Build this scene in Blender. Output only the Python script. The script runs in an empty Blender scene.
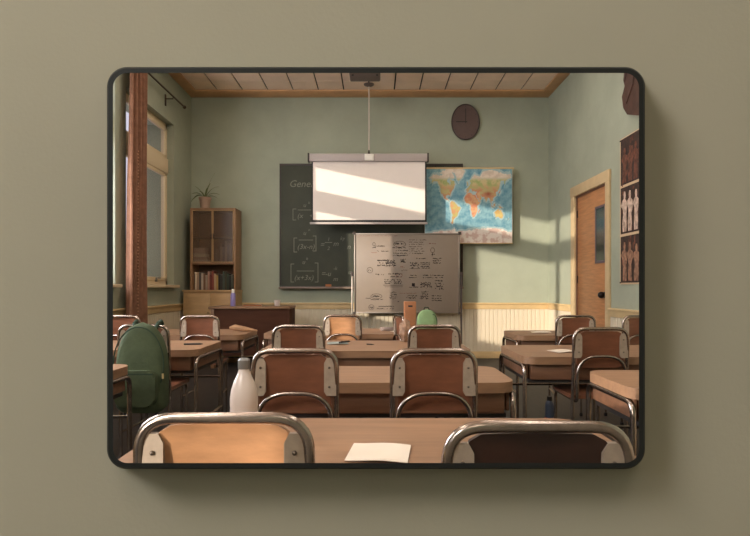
import bpy, bmesh, math, random
import numpy as np
from mathutils import Vector, Matrix, noise
random.seed(7)
SC = bpy.context.scene
COL = SC.collection
F = 540.0; CX = 375.0; HY = 288.0; EYE = 1.13
def PX(x, d): return (x-CX)*d/F
def PZ(y, d): return EYE-(y-HY)*d/F

# ------------------------------------------------------------ room measures
XL, XR = -2.96, 2.795
YB, YR = 8.70, -3.0
ZC = 4.22

# ------------------------------------------------------------ materials
def lin(c):
    return tuple(((v/255)/12.92 if v/255 <= .04045 else (((v/255)+.055)/1.055)**2.4) for v in c)+(1,)
def mat(name, rgb, rough=.6, metal=0, spec=.5, noise_amt=0, noise_scale=8, stretch=(1,1,1), bump=0, bump_scale=60, emit=0, rgb2=None, coat=0):
    m = bpy.data.materials.new(name); m.use_nodes = True
    nt = m.node_tree; b = nt.nodes['Principled BSDF']
    c = lin(rgb)
    b.inputs['Base Color'].default_value = c
    b.inputs['Roughness'].default_value = rough
    b.inputs['Metallic'].default_value = metal
    b.inputs['Specular IOR Level'].default_value = spec
    b.inputs['Coat Weight'].default_value = coat
    if emit:
        b.inputs['Emission Color'].default_value = c; b.inputs['Emission Strength'].default_value = emit
    tc = nt.nodes.new('ShaderNodeTexCoord'); mp = nt.nodes.new('ShaderNodeMapping')
    mp.inputs['Scale'].default_value = stretch
    nt.links.new(tc.outputs['Object'], mp.inputs['Vector'])
    if noise_amt or rgb2:
        n = nt.nodes.new('ShaderNodeTexNoise'); n.inputs['Scale'].default_value = noise_scale
        n.inputs['Detail'].default_value = 5; n.inputs['Roughness'].default_value = .6
        nt.links.new(mp.outputs['Vector'], n.inputs['Vector'])
        r = nt.nodes.new('ShaderNodeValToRGB')
        r.color_ramp.elements[0].position = .35; r.color_ramp.elements[1].position = .65
        c2 = lin(rgb2) if rgb2 else tuple(min(1, v*(1+noise_amt)) for v in c[:3])+(1,)
        c1 = c if rgb2 else tuple(v*(1-noise_amt) for v in c[:3])+(1,)
        r.color_ramp.elements[0].color = c1; r.color_ramp.elements[1].color = c2
        nt.links.new(n.outputs['Fac'], r.inputs['Fac']); nt.links.new(r.outputs['Color'], b.inputs['Base Color'])
    if bump:
        n2 = nt.nodes.new('ShaderNodeTexNoise'); n2.inputs['Scale'].default_value = bump_scale; n2.inputs['Detail'].default_value = 4
        nt.links.new(mp.outputs['Vector'], n2.inputs['Vector'])
        bp = nt.nodes.new('ShaderNodeBump'); bp.inputs['Strength'].default_value = bump; bp.inputs['Distance'].default_value = .01
        nt.links.new(n2.outputs['Fac'], bp.inputs['Height']); nt.links.new(bp.outputs['Normal'], b.inputs['Normal'])
    return m
def glass(name, tint, trans=.9, rough=.05):
    m = bpy.data.materials.new(name); m.use_nodes = True
    nt = m.node_tree; nt.nodes.clear()
    o = nt.nodes.new('ShaderNodeOutputMaterial'); mx = nt.nodes.new('ShaderNodeMixShader')
    t = nt.nodes.new('ShaderNodeBsdfTransparent'); p = nt.nodes.new('ShaderNodeBsdfPrincipled')
    p.inputs['Base Color'].default_value = lin(tint); p.inputs['Roughness'].default_value = rough
    mx.inputs[0].default_value = 1-trans
    nt.links.new(t.outputs[0], mx.inputs[1]); nt.links.new(p.outputs[0], mx.inputs[2]); nt.links.new(mx.outputs[0], o.inputs[0])
    return m
M = {}
M['olive'] = mat('olive_paint', (166,160,142), .9, spec=.15, noise_amt=.02, noise_scale=3, bump=.04, bump_scale=180)
M['frame'] = mat('charcoal_frame', (34,35,33), .6, spec=.2)
M['green'] = mat('sage_plaster', (163,167,147), .85, spec=.2, noise_amt=.07, noise_scale=1.6, bump=.12, bump_scale=14)
M['floor'] = mat('dark_floorboards', (42,35,31), .6, noise_amt=.3, noise_scale=5, stretch=(5,.5,1))
M['tile'] = mat('ceiling_tile', (242,214,188), .85, spec=.2, noise_amt=.06, noise_scale=3)
M['gap'] = mat('ceiling_gap', (58,42,32), .9)
M['crown'] = mat('crown_wood', (206,158,112), .6, noise_amt=.1, noise_scale=4, stretch=(1,1,6))
M['cream'] = mat('cream_paint', (226,206,164), .55, noise_amt=.05, noise_scale=6)
M['cap'] = mat('tan_rail', (214,184,134), .5, noise_amt=.07, noise_scale=5)
M['winframe'] = mat('window_cream', (226,204,168), .5)
M['curtain'] = mat('curtain_cloth', (140,102,82), .9, spec=.1, noise_amt=.15, noise_scale=14, bump=.3, bump_scale=90)
M['lace'] = mat('curtain_lace', (176,134,106), .9, spec=.1)
M['bead'] = mat('beadboard', (216,202,176), .55)
M['chrome'] = mat('worn_chrome', (160,147,138), .24, metal=1, noise_amt=.2, noise_scale=24)
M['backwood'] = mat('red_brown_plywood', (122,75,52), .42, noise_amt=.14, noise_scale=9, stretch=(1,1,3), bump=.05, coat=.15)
M['backwood_lit'] = mat('sunlit_plywood', (184,134,94), .42, noise_amt=.13, noise_scale=10, stretch=(1,1,3), bump=.05, coat=.1)  # lit copy of the chair plywood, sunlight mixed into the colour
M['backwood_shaded'] = mat('shaded_plywood', (52,28,19), .4, noise_amt=.2, noise_scale=9, coat=.2)  # darker copy of the chair plywood with shade mixed into the colour
M['plate'] = mat('grey_white_bracket', (176,158,140), .45, metal=.3, noise_amt=.1, noise_scale=30)
M['rivet'] = mat('dark_rivet', (120,108,98), .4, metal=.8)
M['desk'] = mat('desk_wood', (143,108,80), .5, noise_amt=.14, noise_scale=6, stretch=(.6,5,5), bump=.05)
M['deskbody'] = mat('desk_body_wood', (116,80,57), .55, noise_amt=.16, noise_scale=6, stretch=(.6,5,5))
M['slot'] = mat('dark_steel_tray', (34,27,24), .6)
M['cab'] = mat('cabinet_wood', (146,110,78), .55, noise_amt=.12, noise_scale=5, stretch=(3,3,.6))
M['cabdark'] = mat('cabinet_inside', (112,80,58), .7)
M['cabbase'] = mat('cabinet_base_wood', (176,142,98), .55, noise_amt=.12, noise_scale=5, stretch=(.6,3,3))
M['tdesk'] = mat('teacher_desk_wood', (76,46,32), .8, spec=.2, noise_amt=.16, noise_scale=4, stretch=(.6,3,3))
M['tdesktop'] = mat('teacher_desk_top_wood', (132,98,68), .5, noise_amt=.1, noise_scale=4)
M['slate'] = mat('chalkboard_slate', (62,64,50), .7, noise_amt=.16, noise_scale=2.2)
M['bframe'] = mat('dark_board_frame', (60,48,42), .5)
M['tray'] = mat('board_tray', (122,104,88), .5)
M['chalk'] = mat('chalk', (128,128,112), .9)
M['chalk2'] = mat('orange_eraser', (170,104,60), .8)
M['screen'] = mat('screen_fabric', (232,220,210), .8, spec=.2, noise_amt=.015, noise_scale=4)
M['screenbar'] = mat('screen_housing', (172,160,154), .5)
M['black'] = mat('black', (24,21,20), .6)
M['white'] = mat('offwhite', (232,226,214), .5)
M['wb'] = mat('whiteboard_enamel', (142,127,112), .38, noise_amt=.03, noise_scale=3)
M['alu'] = mat('aluminium', (150,140,130), .35, metal=.8)
M['ink'] = mat('marker_ink', (48,38,38), .7)
M['ink2'] = mat('marker_ink_red', (128,76,64), .7)
M['clock'] = mat('clock_face', (92,72,66), .6, noise_amt=.06)
M['clockrim'] = mat('clock_rim', (66,50,46), .5)
M['hand'] = mat('clock_hand', (36,28,26), .5)
M['casing'] = mat('door_casing_paint', (202,176,134), .55, noise_amt=.05)
M['door'] = mat('door_veneer', (188,130,84), .5, noise_amt=.16, noise_scale=5, stretch=(2,.7,7), coat=.1)
M['doorjamb'] = mat('door_jamb', (120,84,62), .6)
M['knob'] = mat('knob_metal', (50,44,42), .35, metal=.8)
M['doorglass'] = mat('door_window_glass', (58,60,52), .15)
M['doorglassframe'] = mat('door_window_frame', (104,88,96), .5)
M['poster'] = mat('poster_ground', (58,38,30), .7, noise_amt=.4, noise_scale=14)
M['posterfig'] = mat('poster_figures', (146,108,84), .8, noise_amt=.4, noise_scale=24)
M['posterpale'] = mat('poster_pale_figures', (196,170,150), .8, noise_amt=.35, noise_scale=20)
M['posterdim'] = mat('poster_dim_figures', (104,64,48), .8, noise_amt=.4, noise_scale=22)
M['posteredge'] = mat('poster_border', (206,178,142), .7)
M['plaque'] = mat('red_brown_carving', (74,46,34), .6, noise_amt=.3, noise_scale=8, bump=.3, bump_scale=14)
M['bag'] = mat('green_canvas', (74,84,62), .85, spec=.2, noise_amt=.16, noise_scale=9, bump=.35, bump_scale=60)
M['bagdark'] = mat('green_canvas_strap', (38,56,40), .85)
M['zip'] = mat('brass_zip', (196,170,120), .4, metal=.7)
M['bag2'] = mat('light_green_canvas', (124,150,104), .85, noise_amt=.12, noise_scale=9, bump=.3)
M['bottlewhite'] = mat('white_bottle', (214,200,192), .3, noise_amt=.04, coat=.4)
M['bottlecap'] = mat('grey_bottle_cap', (138,136,134), .35, metal=.4)
M['bottlepurple'] = mat('violet_bottle', (134,120,168), .35)
M['bottleblue'] = mat('slate_blue_bottle', (66,76,96), .4)
M['orange'] = mat('orange_band', (176,96,64), .5)
M['paper'] = mat('paper', (224,210,192), .8)
M['paperteal'] = mat('teal_grey_paper', (142,150,142), .8)
M['kraft'] = mat('kraft_board', (158,104,68), .8, noise_amt=.1)
M['crumple'] = mat('crumpled_brown_paper', (150,118,94), .7, noise_amt=.3, noise_scale=30, bump=.8, bump_scale=40)
M['pot'] = mat('terracotta_pot', (160,132,112), .8, noise_amt=.1)
M['leaf'] = mat('leaf', (96,104,58), .6, noise_amt=.25, noise_scale=20)
M['projector'] = mat('projector_shell', (96,80,70), .5)
M['cord'] = mat('pale_cord', (206,190,176), .6)
M['greybook'] = mat('grey_book', (128,112,104), .7)
M['pencase'] = mat('tan_cloth_roll', (150,112,78), .8, noise_amt=.15, noise_scale=20)
M['rod'] = mat('dark_rod', (76,60,46), .5, metal=.4)
M['glass'] = glass('window_glass', (200,205,210), .93)
M['cabglass'] = glass('haze_tinted_cabinet_glass', (112,86,62), .68, .3)  # brown tint imitates reflected haze on the panes
M['sunblock'] = mat('sunblock_render', (176,170,150), .9)
M['fillglow'] = mat('fill_diffuser', (255,243,230), .5, emit=17.0)  # glow of the added fill boxes
M['fillbody'] = mat('fill_body', (210,206,198), .5)

# ------------------------------------------------------------ mesh helpers
class MB:
    def __init__(s): s.bm = bmesh.new(); s.mats = []
    def _mi(s, m):
        if m is None: return 0
        if m not in s.mats: s.mats.append(m)
        return s.mats.index(m)
    def box(s, x0, x1, y0, y1, z0, z1, bev=0, m=None, seg=2, mtx=None):
        t = bmesh.new()
        bmesh.ops.create_cube(t, size=1)
        for v in t.verts:
            v.co = Vector(((x0+x1)/2+v.co.x*(x1-x0), (y0+y1)/2+v.co.y*(y1-y0), (z0+z1)/2+v.co.z*(z1-z0)))
        if bev: bmesh.ops.bevel(t, geom=list(t.edges), offset=bev, segments=seg, affect='EDGES', profile=.5)
        if mtx: bmesh.ops.transform(t, matrix=mtx, verts=t.verts)
        return s.merge(t, m)
    def merge(s, t, m=None):
        i = s._mi(m); mp = {}
        for v in t.verts: mp[v] = s.bm.verts.new(v.co)
        for f in t.faces:
            try:
                n = s.bm.faces.new([mp[v] for v in f.verts]); n.material_index = i; n.smooth = f.smooth
            except ValueError: pass
        t.free(); return s
    def tube(s, pts, r, seg=8, m=None, closed=False, cap=True):
        i = s._mi(m); pts = [Vector(p) for p in pts]; n = len(pts); rings = []
        rr = r if isinstance(r, (list, tuple)) else [r]*n
        up = None
        for k in range(n):
            if closed: t = (pts[(k+1) % n]-pts[k-1]).normalized()
            else: t = (pts[min(k+1, n-1)]-pts[max(k-1, 0)]).normalized()
            if up is None:
                up = Vector((0,0,1)) if abs(t.z) < .9 else Vector((1,0,0))
            u = (up-t*up.dot(t)).normalized(); up = u; w = t.cross(u)
            rings.append([s.bm.verts.new(pts[k]+(u*math.cos(a)+w*math.sin(a))*rr[k]) for a in [2*math.pi*j/seg for j in range(seg)]])
        for k in range(n if closed else n-1):
            a, b = rings[k], rings[(k+1) % n]
            for j in range(seg):
                f = s.bm.faces.new([a[j], a[(j+1) % seg], b[(j+1) % seg], b[j]]); f.smooth = True; f.material_index = i
        if cap and not closed:
            for rg in (rings[0], rings[-1]):
                f = s.bm.faces.new(rg); f.material_index = i
        return s
    def lathe(s, prof, cx=0, cy=0, cz=0, seg=20, m=None, sx=1, sy=1):
        i = s._mi(m); rings = []
        for (r, z) in prof:
            rings.append([s.bm.verts.new((cx+r*sx*math.cos(2*math.pi*j/seg), cy+r*sy*math.sin(2*math.pi*j/seg), cz+z)) for j in range(seg)])
        for k in range(len(rings)-1):
            for j in range(seg):
                f = s.bm.faces.new([rings[k][j], rings[k][(j+1) % seg], rings[k+1][(j+1) % seg], rings[k+1][j]]); f.smooth = True; f.material_index = i
        for rg in (rings[0], rings[-1]):
            f = s.bm.faces.new(rg); f.material_index = i
        return s
    def prism(s, outline, axis, a0, a1, m=None, smooth=False):
        """outline: list of 2D points, axis 'x','y','z' the extrusion axis"""
        i = s._mi(m)
        def P(u, v, a): return (a,u,v) if axis == 'x' else (u,a,v) if axis == 'y' else (u,v,a)
        A = [s.bm.verts.new(P(u,v,a0)) for u,v in outline]; B = [s.bm.verts.new(P(u,v,a1)) for u,v in outline]
        n = len(A)
        for f in (A[::-1], B): s.bm.faces.new(f).material_index = i
        for k in range(n):
            f = s.bm.faces.new([A[k], A[(k+1) % n], B[(k+1) % n], B[k]]); f.material_index = i; f.smooth = smooth
        return s
    def build(s, name, m=None, parent=None, loc=None, smooth=False):
        bmesh.ops.recalc_face_normals(s.bm, faces=s.bm.faces)
        me = bpy.data.meshes.new(name)
        if loc is not None: bmesh.ops.translate(s.bm, verts=s.bm.verts, vec=-Vector(loc))
        s.bm.to_mesh(me); s.bm.free()
        ms = s.mats if m is None else [m]
        for x in ms: me.materials.append(M[x])
        if m is not None:
            for p in me.polygons: p.material_index = 0
        for p in me.polygons: p.use_smooth = True
        if not smooth: me.set_sharp_from_angle(angle=math.radians(38))
        o = bpy.data.objects.new(name, me); COL.objects.link(o)
        if loc is not None: o.location = loc
        if parent: o.parent = parent
        return o
def tag(o, label=None, cat=None, group=None, kind=None):
    if label: o['label'] = label
    if cat: o['category'] = cat
    if group: o['group'] = group
    if kind: o['kind'] = kind
    return o
def empty(name, loc, rz=0):
    o = bpy.data.objects.new(name, None); COL.objects.link(o); o.location = loc; o.rotation_euler = (0,0,rz); o.empty_display_size = .05
    return o
def copy_tree(o, parent=None):
    c = o.copy(); COL.objects.link(c); c.parent = parent
    for ch in list(o.children): copy_tree(ch, c)
    return c
def fillet(pts, r, n=6):
    pts = [Vector(p) for p in pts]; out = [pts[0]]
    for i in range(1, len(pts)-1):
        a, b, c = pts[i-1], pts[i], pts[i+1]
        ri = r[i-1] if isinstance(r, (list, tuple)) else r
        da, dc = (a-b).normalized(), (c-b).normalized()
        ri = min(ri, (a-b).length*.49, (c-b).length*.49)
        p, q = b+da*ri, b+dc*ri
        for k in range(n+1):
            t = k/n; out.append(p*(1-t)**2+b*2*t*(1-t)+q*t*t)
    out.append(pts[-1]); return out
def rrect(x0, x1, z0, z1, r, n=6):
    o = []
    for cx, cz, a0 in ((x1-r,z1-r,0),(x0+r,z1-r,90),(x0+r,z0+r,180),(x1-r,z0+r,270)):
        for k in range(n+1):
            a = math.radians(a0+90*k/n); o.append((cx+r*math.cos(a), cz+r*math.sin(a)))
    return o
def struct(mb, name, m): return tag(mb.build(name, m), kind='structure')

# ------------------------------------------------------------ room shell
struct(MB().box(-3.4, 3.0, YR-.2, YB+.2, -.1, 0), 'floor', 'floor')
c = MB(); c.box(-3.4, 3.0, YR-.2, YB+.2, ZC+.02, ZC+.12, m='gap')
xs = [PX(369, 8.4)+.395*k for k in range(-9, 9)]
ys = [8.06-.52*k for k in range(-1, 23)]
for a in xs:
    for b in ys:
        x0, x1, y0, y1 = max(a+.011, XL), min(a+.384, XR), max(b+.007, YR), min(b+.513, YB)
        if x1-x0 > .02 and y1-y0 > .02: c.box(x0, x1, y0, y1, ZC, ZC+.02, m='tile')
tag(c.build('ceiling'), kind='structure')
struct(MB().box(XL-.42, XR+.2, YB, YB+.2, 0, ZC+.02), 'wall_back', 'green')
struct(MB().box(XL-.42, XR+.2, YR-.2, YR, 0, ZC+.02), 'wall_rear', 'green')
# right wall with the door opening
DY0, DY1, DZ = 6.50, 7.51, 2.40
struct(MB().box(XR, XR+.2, YR, DY0, 0, ZC+.02).box(XR, XR+.2, DY1, YB, 0, ZC+.02).box(XR, XR+.2, DY0, DY1, DZ, ZC+.02), 'wall_right', 'green')
# left wall with window openings, 0.42 m thick
SILL, HEAD = 1.17, 3.53
WINS = [(6.42, 7.95), (1.35, 6.15), (-2.26, -1.42)]
lw = MB(); edges = [YR]+[v for w in sorted(WINS) for v in w]+[YB]
for a, b in zip(edges[0::2], edges[1::2]): lw.box(XL-.42, XL, a, b, 0, ZC+.02)
for a, b in WINS: lw.box(XL-.42, XL, a, b, 0, SILL).box(XL-.42, XL, a, b, HEAD, ZC+.02)
struct(lw, 'wall_left', 'green')
# crown boards round the ceiling
cr = MB()
cr.box(XL, XR, YB-.30, YB, ZC-.022, ZC, .006).box(XL, XL+.17, YR, YB-.30, ZC-.022, ZC, .006).box(XR-.17, XR, YR, YB-.30, ZC-.022, ZC, .006)
struct(cr, 'trim_1', 'crown')

def wainscot(name, axis, pos, sgn, a0, a1):
    """beadboard panel, rail and baseboard along a wall"""
    b = MB(); n = max(1, int(round((a1-a0)/.068))); w = (a1-a0)/n; pr = [(a0, 0)]
    for i in range(n):
        s = a0+i*w; pr += [(s+.004, .004), (s+.009, .014), (s+w-.009, .014), (s+w-.004, .004)]
    pr.append((a1, 0))
    lo, hi = [], []
    for u, h in pr:
        q = (u, pos+sgn*h) if axis == 'x' else (pos+sgn*h, u)
        lo.append(b.bm.verts.new((q[0], q[1], .09))); hi.append(b.bm.verts.new((q[0], q[1], .80)))
    for k in range(len(lo)-1): b.bm.faces.new([lo[k], lo[k+1], hi[k+1], hi[k]])
    def bar(mb, z0, z1, th, bev):
        p0, p1 = sorted((pos, pos+sgn*th))
        if axis == 'x': mb.box(a0, a1, p0, p1, z0, z1, bev)
        else: mb.box(p0, p1, a0, a1, z0, z1, bev)
        return mb
    p = struct(b, name, 'bead')
    return p, bar
k = 2
for nm, ax, pos, sg, a0, a1 in (('back','x',YB,-1,XL,XR), ('left','y',XL,1,YR,YB-.02), ('right','y',XR,-1,7.70,YB-.02), ('right','y',XR,-1,YR,6.39)):
    p, bar = wainscot('trim_%d' % k, ax, pos, sg, a0, a1); k += 1
    r = bar(bar(MB(), .79, .885, .028, .008), .868, .895, .05, .007); struct(r, 'trim_%d' % k, 'cap'); k += 1
    bb = bar(bar(MB(), 0, .095, .026, .006), .095, .11, .018, .004); struct(bb, 'baseboard_%s' % nm if nm != 'right' or a0 > 0 else 'baseboard_right_near', 'cap')

# windows
def window(i, y0, y1, mull):
    w = MB(); xa, xb = XL-.17, XL-.10
    w.box(xa, xb, y0, y1, SILL, SILL+.07, .006).box(xa, xb, y0, y1, HEAD-.07, HEAD, .006).box(xa, xb, y0, y0+.06, SILL, HEAD, .006).box(xa, xb, y1-.06, y1, SILL, HEAD, .006)
    w.box(xa-.01, xb+.025, y0+.01, y1-.01, 2.80, 3.02, .012)
    for mm in mull: w.box(xa, xb+.01, mm-.035, mm+.035, SILL, 2.9 if mm > 2.5 else HEAD, .006)
    root = tag(w.build('window_%d' % i, 'winframe'), kind='structure')
    for za, zb, mu in ((SILL+.07, 2.80, mull), (3.02, HEAD-.07, [q for q in mull if q < 2.5])):
        ed = [y0+.06]+[v for mm in mu for v in (mm-.035, mm+.035)]+[y1-.06]
        for a, b in zip(ed[0::2], ed[1::2]):
            s = MB(); t = .045
            s.box(xb-.03, xb+.012, a, b, za, za+t, .004).box(xb-.03, xb+.012, a, b, zb-t, zb, .004).box(xb-.03, xb+.012, a, a+t, za, zb, .004).box(xb-.03, xb+.012, b-t, b, za, zb, .004)
            sa = s.build('sash', 'winframe', root)
            MB().box(xb-.016, xb-.010, a+t, b-t, za+t, zb-t).build('pane', 'glass', sa)
    MB().box(XL-.10, XL+.09, y0-.0, y1+.0, SILL-.035, SILL+.004, .01).build('sill', 'winframe', root)
    return root
w1 = window(1, *WINS[0], [])
h = MB(); h.box(XL-.09, XL-.05, 7.50, 7.60, SILL+.09, SILL+.11, .004).box(XL-.10, XL-.07, 7.50, 7.53, SILL+.05, SILL+.11, .004)
h.build('window_handle', 'alu', w1)
window(2, *WINS[1], [2.40, 4.20])
window(3, *WINS[2], [])
# added unseen half height blind, keeps sun off most of the whiteboard
bl = MB()
for q in range(22): bl.box(XL-.075, XL-.055, 4.02, 5.12, SILL+.03+q*.076, SILL+.10+q*.076, .003)
bl.box(XL-.085, XL-.045, 4.02, 5.12, SILL+.03+22*.076, SILL+.07+22*.076, .004)
tag(bl.build('window_blind', 'cream'), 'added unseen half height blind blocking sun over the lower panes of the long window', 'blind')
# added unseen slab outside that blocks the sun from the first window
tag(MB().box(-5.6, XL-.42, 6.00, 6.20, 0, 5.0).build('sun_block_wall', 'sunblock'), kind='structure')

# ------------------------------------------------------------ partition with framed opening
FD, WD, TH = .600, .644, .012
def ray_outline(x0, x1, y0, y1, r, d, n=10):
    s = d/F
    return rrect((x0-CX)*s, (x1-CX)*s, EYE-(y1-HY)*s, EYE-(y0-HY)*s, r*s, n)
def loopverts(bm, o, y): return [bm.verts.new((u, y, v)) for u, v in o]
pw = MB(); bm = pw.bm
PXL, PXR, PZT = -.462, .74, 2.15
fo = ray_outline(110, 641.5, 70, 466, 17.5, WD); bo = ray_outline(109, 642.5, 69, 467, 18, WD+TH)
def plate(o, y):
    L = loopverts(bm, o, y); R = [bm.verts.new(p) for p in ((PXL,y,0),(PXR,y,0),(PXR,y,PZT),(PXL,y,PZT))]
    es = [bm.edges.new((L[i], L[(i+1) % len(L)])) for i in range(len(L))]+[bm.edges.new((R[i], R[(i+1) % 4])) for i in range(4)]
    bmesh.ops.triangle_fill(bm, edges=es, use_beauty=True)
    return L, R
La, Ra = plate(fo, WD); Lb, Rb = plate(bo, WD+TH)
for A, B in ((La, Lb), (Ra, Rb)):
    for i in range(len(A)): bm.faces.new([A[i], A[(i+1) % len(A)], B[(i+1) % len(A)], B[i]])
struct(pw, 'wall_front', 'olive')
fr = MB(); bm = fr.bm
prof = [((112.6,639.4,72.7,463.3,14.5), FD+.0015), ((113.6,638.4,73.6,462.4,14), FD+.004) , ((112.4,639.6,72.4,463.6,15), WD), ((107.5,644.5,67.5,468.5,19), WD-.0005), ((106.6,645.4,66.6,469.4,20), FD+.004), ((107.8,644.2,67.8,468.2,19), FD)]
prof = [((113.0,639.0,73.0,463.0,14.5), FD), ((111.6,640.4,71.6,464.4,15), WD), ((108.5,643.5,68.5,467.5,18), WD), ((107.0,645.0,67.0,469.0,20), FD+.005), ((108.2,643.8,68.2,467.8,19), FD)]
rings = [loopverts(bm, ray_outline(*p, d), d) for p, d in prof]
for a in range(len(rings)):
    A, B = rings[a], rings[(a+1) % len(rings)]
    for i in range(len(A)):
        f = bm.faces.new([A[i], A[(i+1) % len(A)], B[(i+1) % len(A)], B[i]]); f.smooth = False
tag(fr.build('opening_frame', 'frame'), 'thin charcoal frame with rounded corners mounted on the olive wall around the classroom opening', 'frame')

# ------------------------------------------------------------ chairs
CW = .162
def arcs(x): return .035*(1-(x/.14)**2)
def make_chair(name, label, wood, lit=None):
    t = empty(name, (0,0,0)); tag(t, label, 'chair', 'tubular school chairs at the double desks')
    r = .0105; X = CW-r
    MB().tube(fillet([(-X,.0,.02),(-X,-.004,.5),(-X,-.03,.9-r+.01),(X,-.03,.9-r+.01),(X,-.004,.5),(X,.0,.02)], [.02,.065,.065,.02], 8), r, 10).build('back_frame', 'chrome', t)
    # wooden back: curved sheet with thickness
    p = MB(); n = 14; z0, z1 = .675, .885; o = []
    for side in (0, 1):
        for i in range(n+1):
            x = -.128+.256*i/n
            o.append((x, -.012+arcs(x)*.7+side*.011) if not side else None)
    cols = []
    for i in range(n+1):
        x = -.132+.264*i/n; e = max(0, abs(x)-.092)/.04
        zt = z1-.036*e*e; zb = z0+.02*e*e
        y = -.016+arcs(x)*.6
        cols.append([p.bm.verts.new(c) for c in ((x,y-.02*(zt-.68)/.2,zt),(x,y+.011-.02*(zt-.68)/.2,zt),(x,y+.011,zb),(x,y,zb))])
    for i in range(n):
        for j in range(4):
            f = p.bm.faces.new([cols[i][j], cols[i+1][j], cols[i+1][(j+1) % 4], cols[i][(j+1) % 4]])
    p.bm.faces.new(cols[0]); p.bm.faces.new(cols[-1][::-1])
    p.build('backrest', wood, t)
    for s in (-1, 1):
        b = MB(); yy = -.032
        o = [(s*(CW-.010), .735),(s*.116,.735),(s*.107,.75),(s*.107,.855),(s*.116,.872),(s*(CW-.012),.872)]
        b.prism(o, 'y', yy, yy+.012)
        pl = b.build('bracket', 'plate', t)
        for z in (.768, .838):
            rv = MB(); tmp = bmesh.new(); bmesh.ops.create_uvsphere(tmp, u_segments=8, v_segments=6, radius=.0045)
            bmesh.ops.translate(tmp, verts=tmp.verts, vec=(s*.126, yy-.001, z)); rv.merge(tmp); rv.build('rivet', 'rivet', pl)
    # inner arch, runs down behind the back and forward under the seat
    XA = CW-.026
    MB().tube(fillet([(-XA,.345,.02),(-XA,.335,.487),(-XA,-.03,.487),(-XA,-.042,.745),(XA,-.042,.745),(XA,-.03,.487),(XA,.335,.487),(XA,.345,.02)], [.05,.03,.115,.115,.03,.05], 10), .0088, 10).build('seat_frame', 'chrome', t)
    s = MB(); s.prism(rrect(-.158,.158,.0,.36,.04), 'z', .498, .518); s.build('seat', wood, t)
    
    for q in (-1, 1): MB().tube([(q*X,.002,.24),(q*XA,.342,.24)], .007).build('stretcher', 'chrome', t)
    for x, y in ((-X,0),(X,0),(-XA,.345),(XA,.345)):
        MB().lathe([(.0125,0),(.0145,.004),(.0135,.03)], x, y, 0, 10).build('foot_cap', 'black', t)
    return t
base = make_chair('school_chair', 'sunlit school chair on the left of the front row, seen nearly full width', 'backwood')
def set_wood(o, w):
    for ch in o.children:
        if ch.name.startswith(('backrest','seat')) and not ch.name.startswith('seat_frame'):
            ch.data = ch.data.copy(); ch.data.materials.clear(); ch.data.materials.append(M[w])
chairs = [
 (PX(224,.96), .96, .0, 'school chair with back tinted as sunlit in the front row, nearest on the left, beside the white bottle', 'backwood_lit'),
 (PX(538,.90), .90, .0, 'school chair with back tinted as shaded in the front row, nearest on the right', 'backwood_shaded'),
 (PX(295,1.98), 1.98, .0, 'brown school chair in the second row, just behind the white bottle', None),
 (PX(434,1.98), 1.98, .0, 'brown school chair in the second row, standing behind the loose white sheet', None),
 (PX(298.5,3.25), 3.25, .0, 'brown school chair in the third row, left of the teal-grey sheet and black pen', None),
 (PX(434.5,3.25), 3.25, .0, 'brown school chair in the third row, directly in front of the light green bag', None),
 (PX(342.5,4.5), 4.5, .0, 'school chair with back tinted as sunlit, fourth row centre before the whiteboard', 'backwood_lit'),
 (PX(402,4.45), 4.40, -1.35, 'school chair turned edge-on next to the upright brown carton in the fourth row', None),
 (PX(143.5,3.3), 3.30, .0, 'school chair at the left carrying the green backpack on its back', None),
 (PX(199.5,4.4), 4.40, .06, 'brown school chair in front of the tall cabinet, its left and right brackets pale', None),
 (PX(121,4.4), 4.40, .0, 'school chair at the far left below the curtain, cut by the frame', None),
 (PX(601,3.05), 3.05, .0, 'brown school chair at the right, in full view down to its seat and arch', None),
 (PX(577,4.4), 4.42, -.12, 'brown school chair standing right before the wooden door', None),
 (PX(642,4.4), 4.40, .0, 'brown school chair at the far right under the poster, cut by the frame', None),
]
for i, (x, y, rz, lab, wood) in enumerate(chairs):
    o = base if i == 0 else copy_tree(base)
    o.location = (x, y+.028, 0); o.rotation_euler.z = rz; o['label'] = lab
    set_wood(o, wood or 'backwood')

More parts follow.
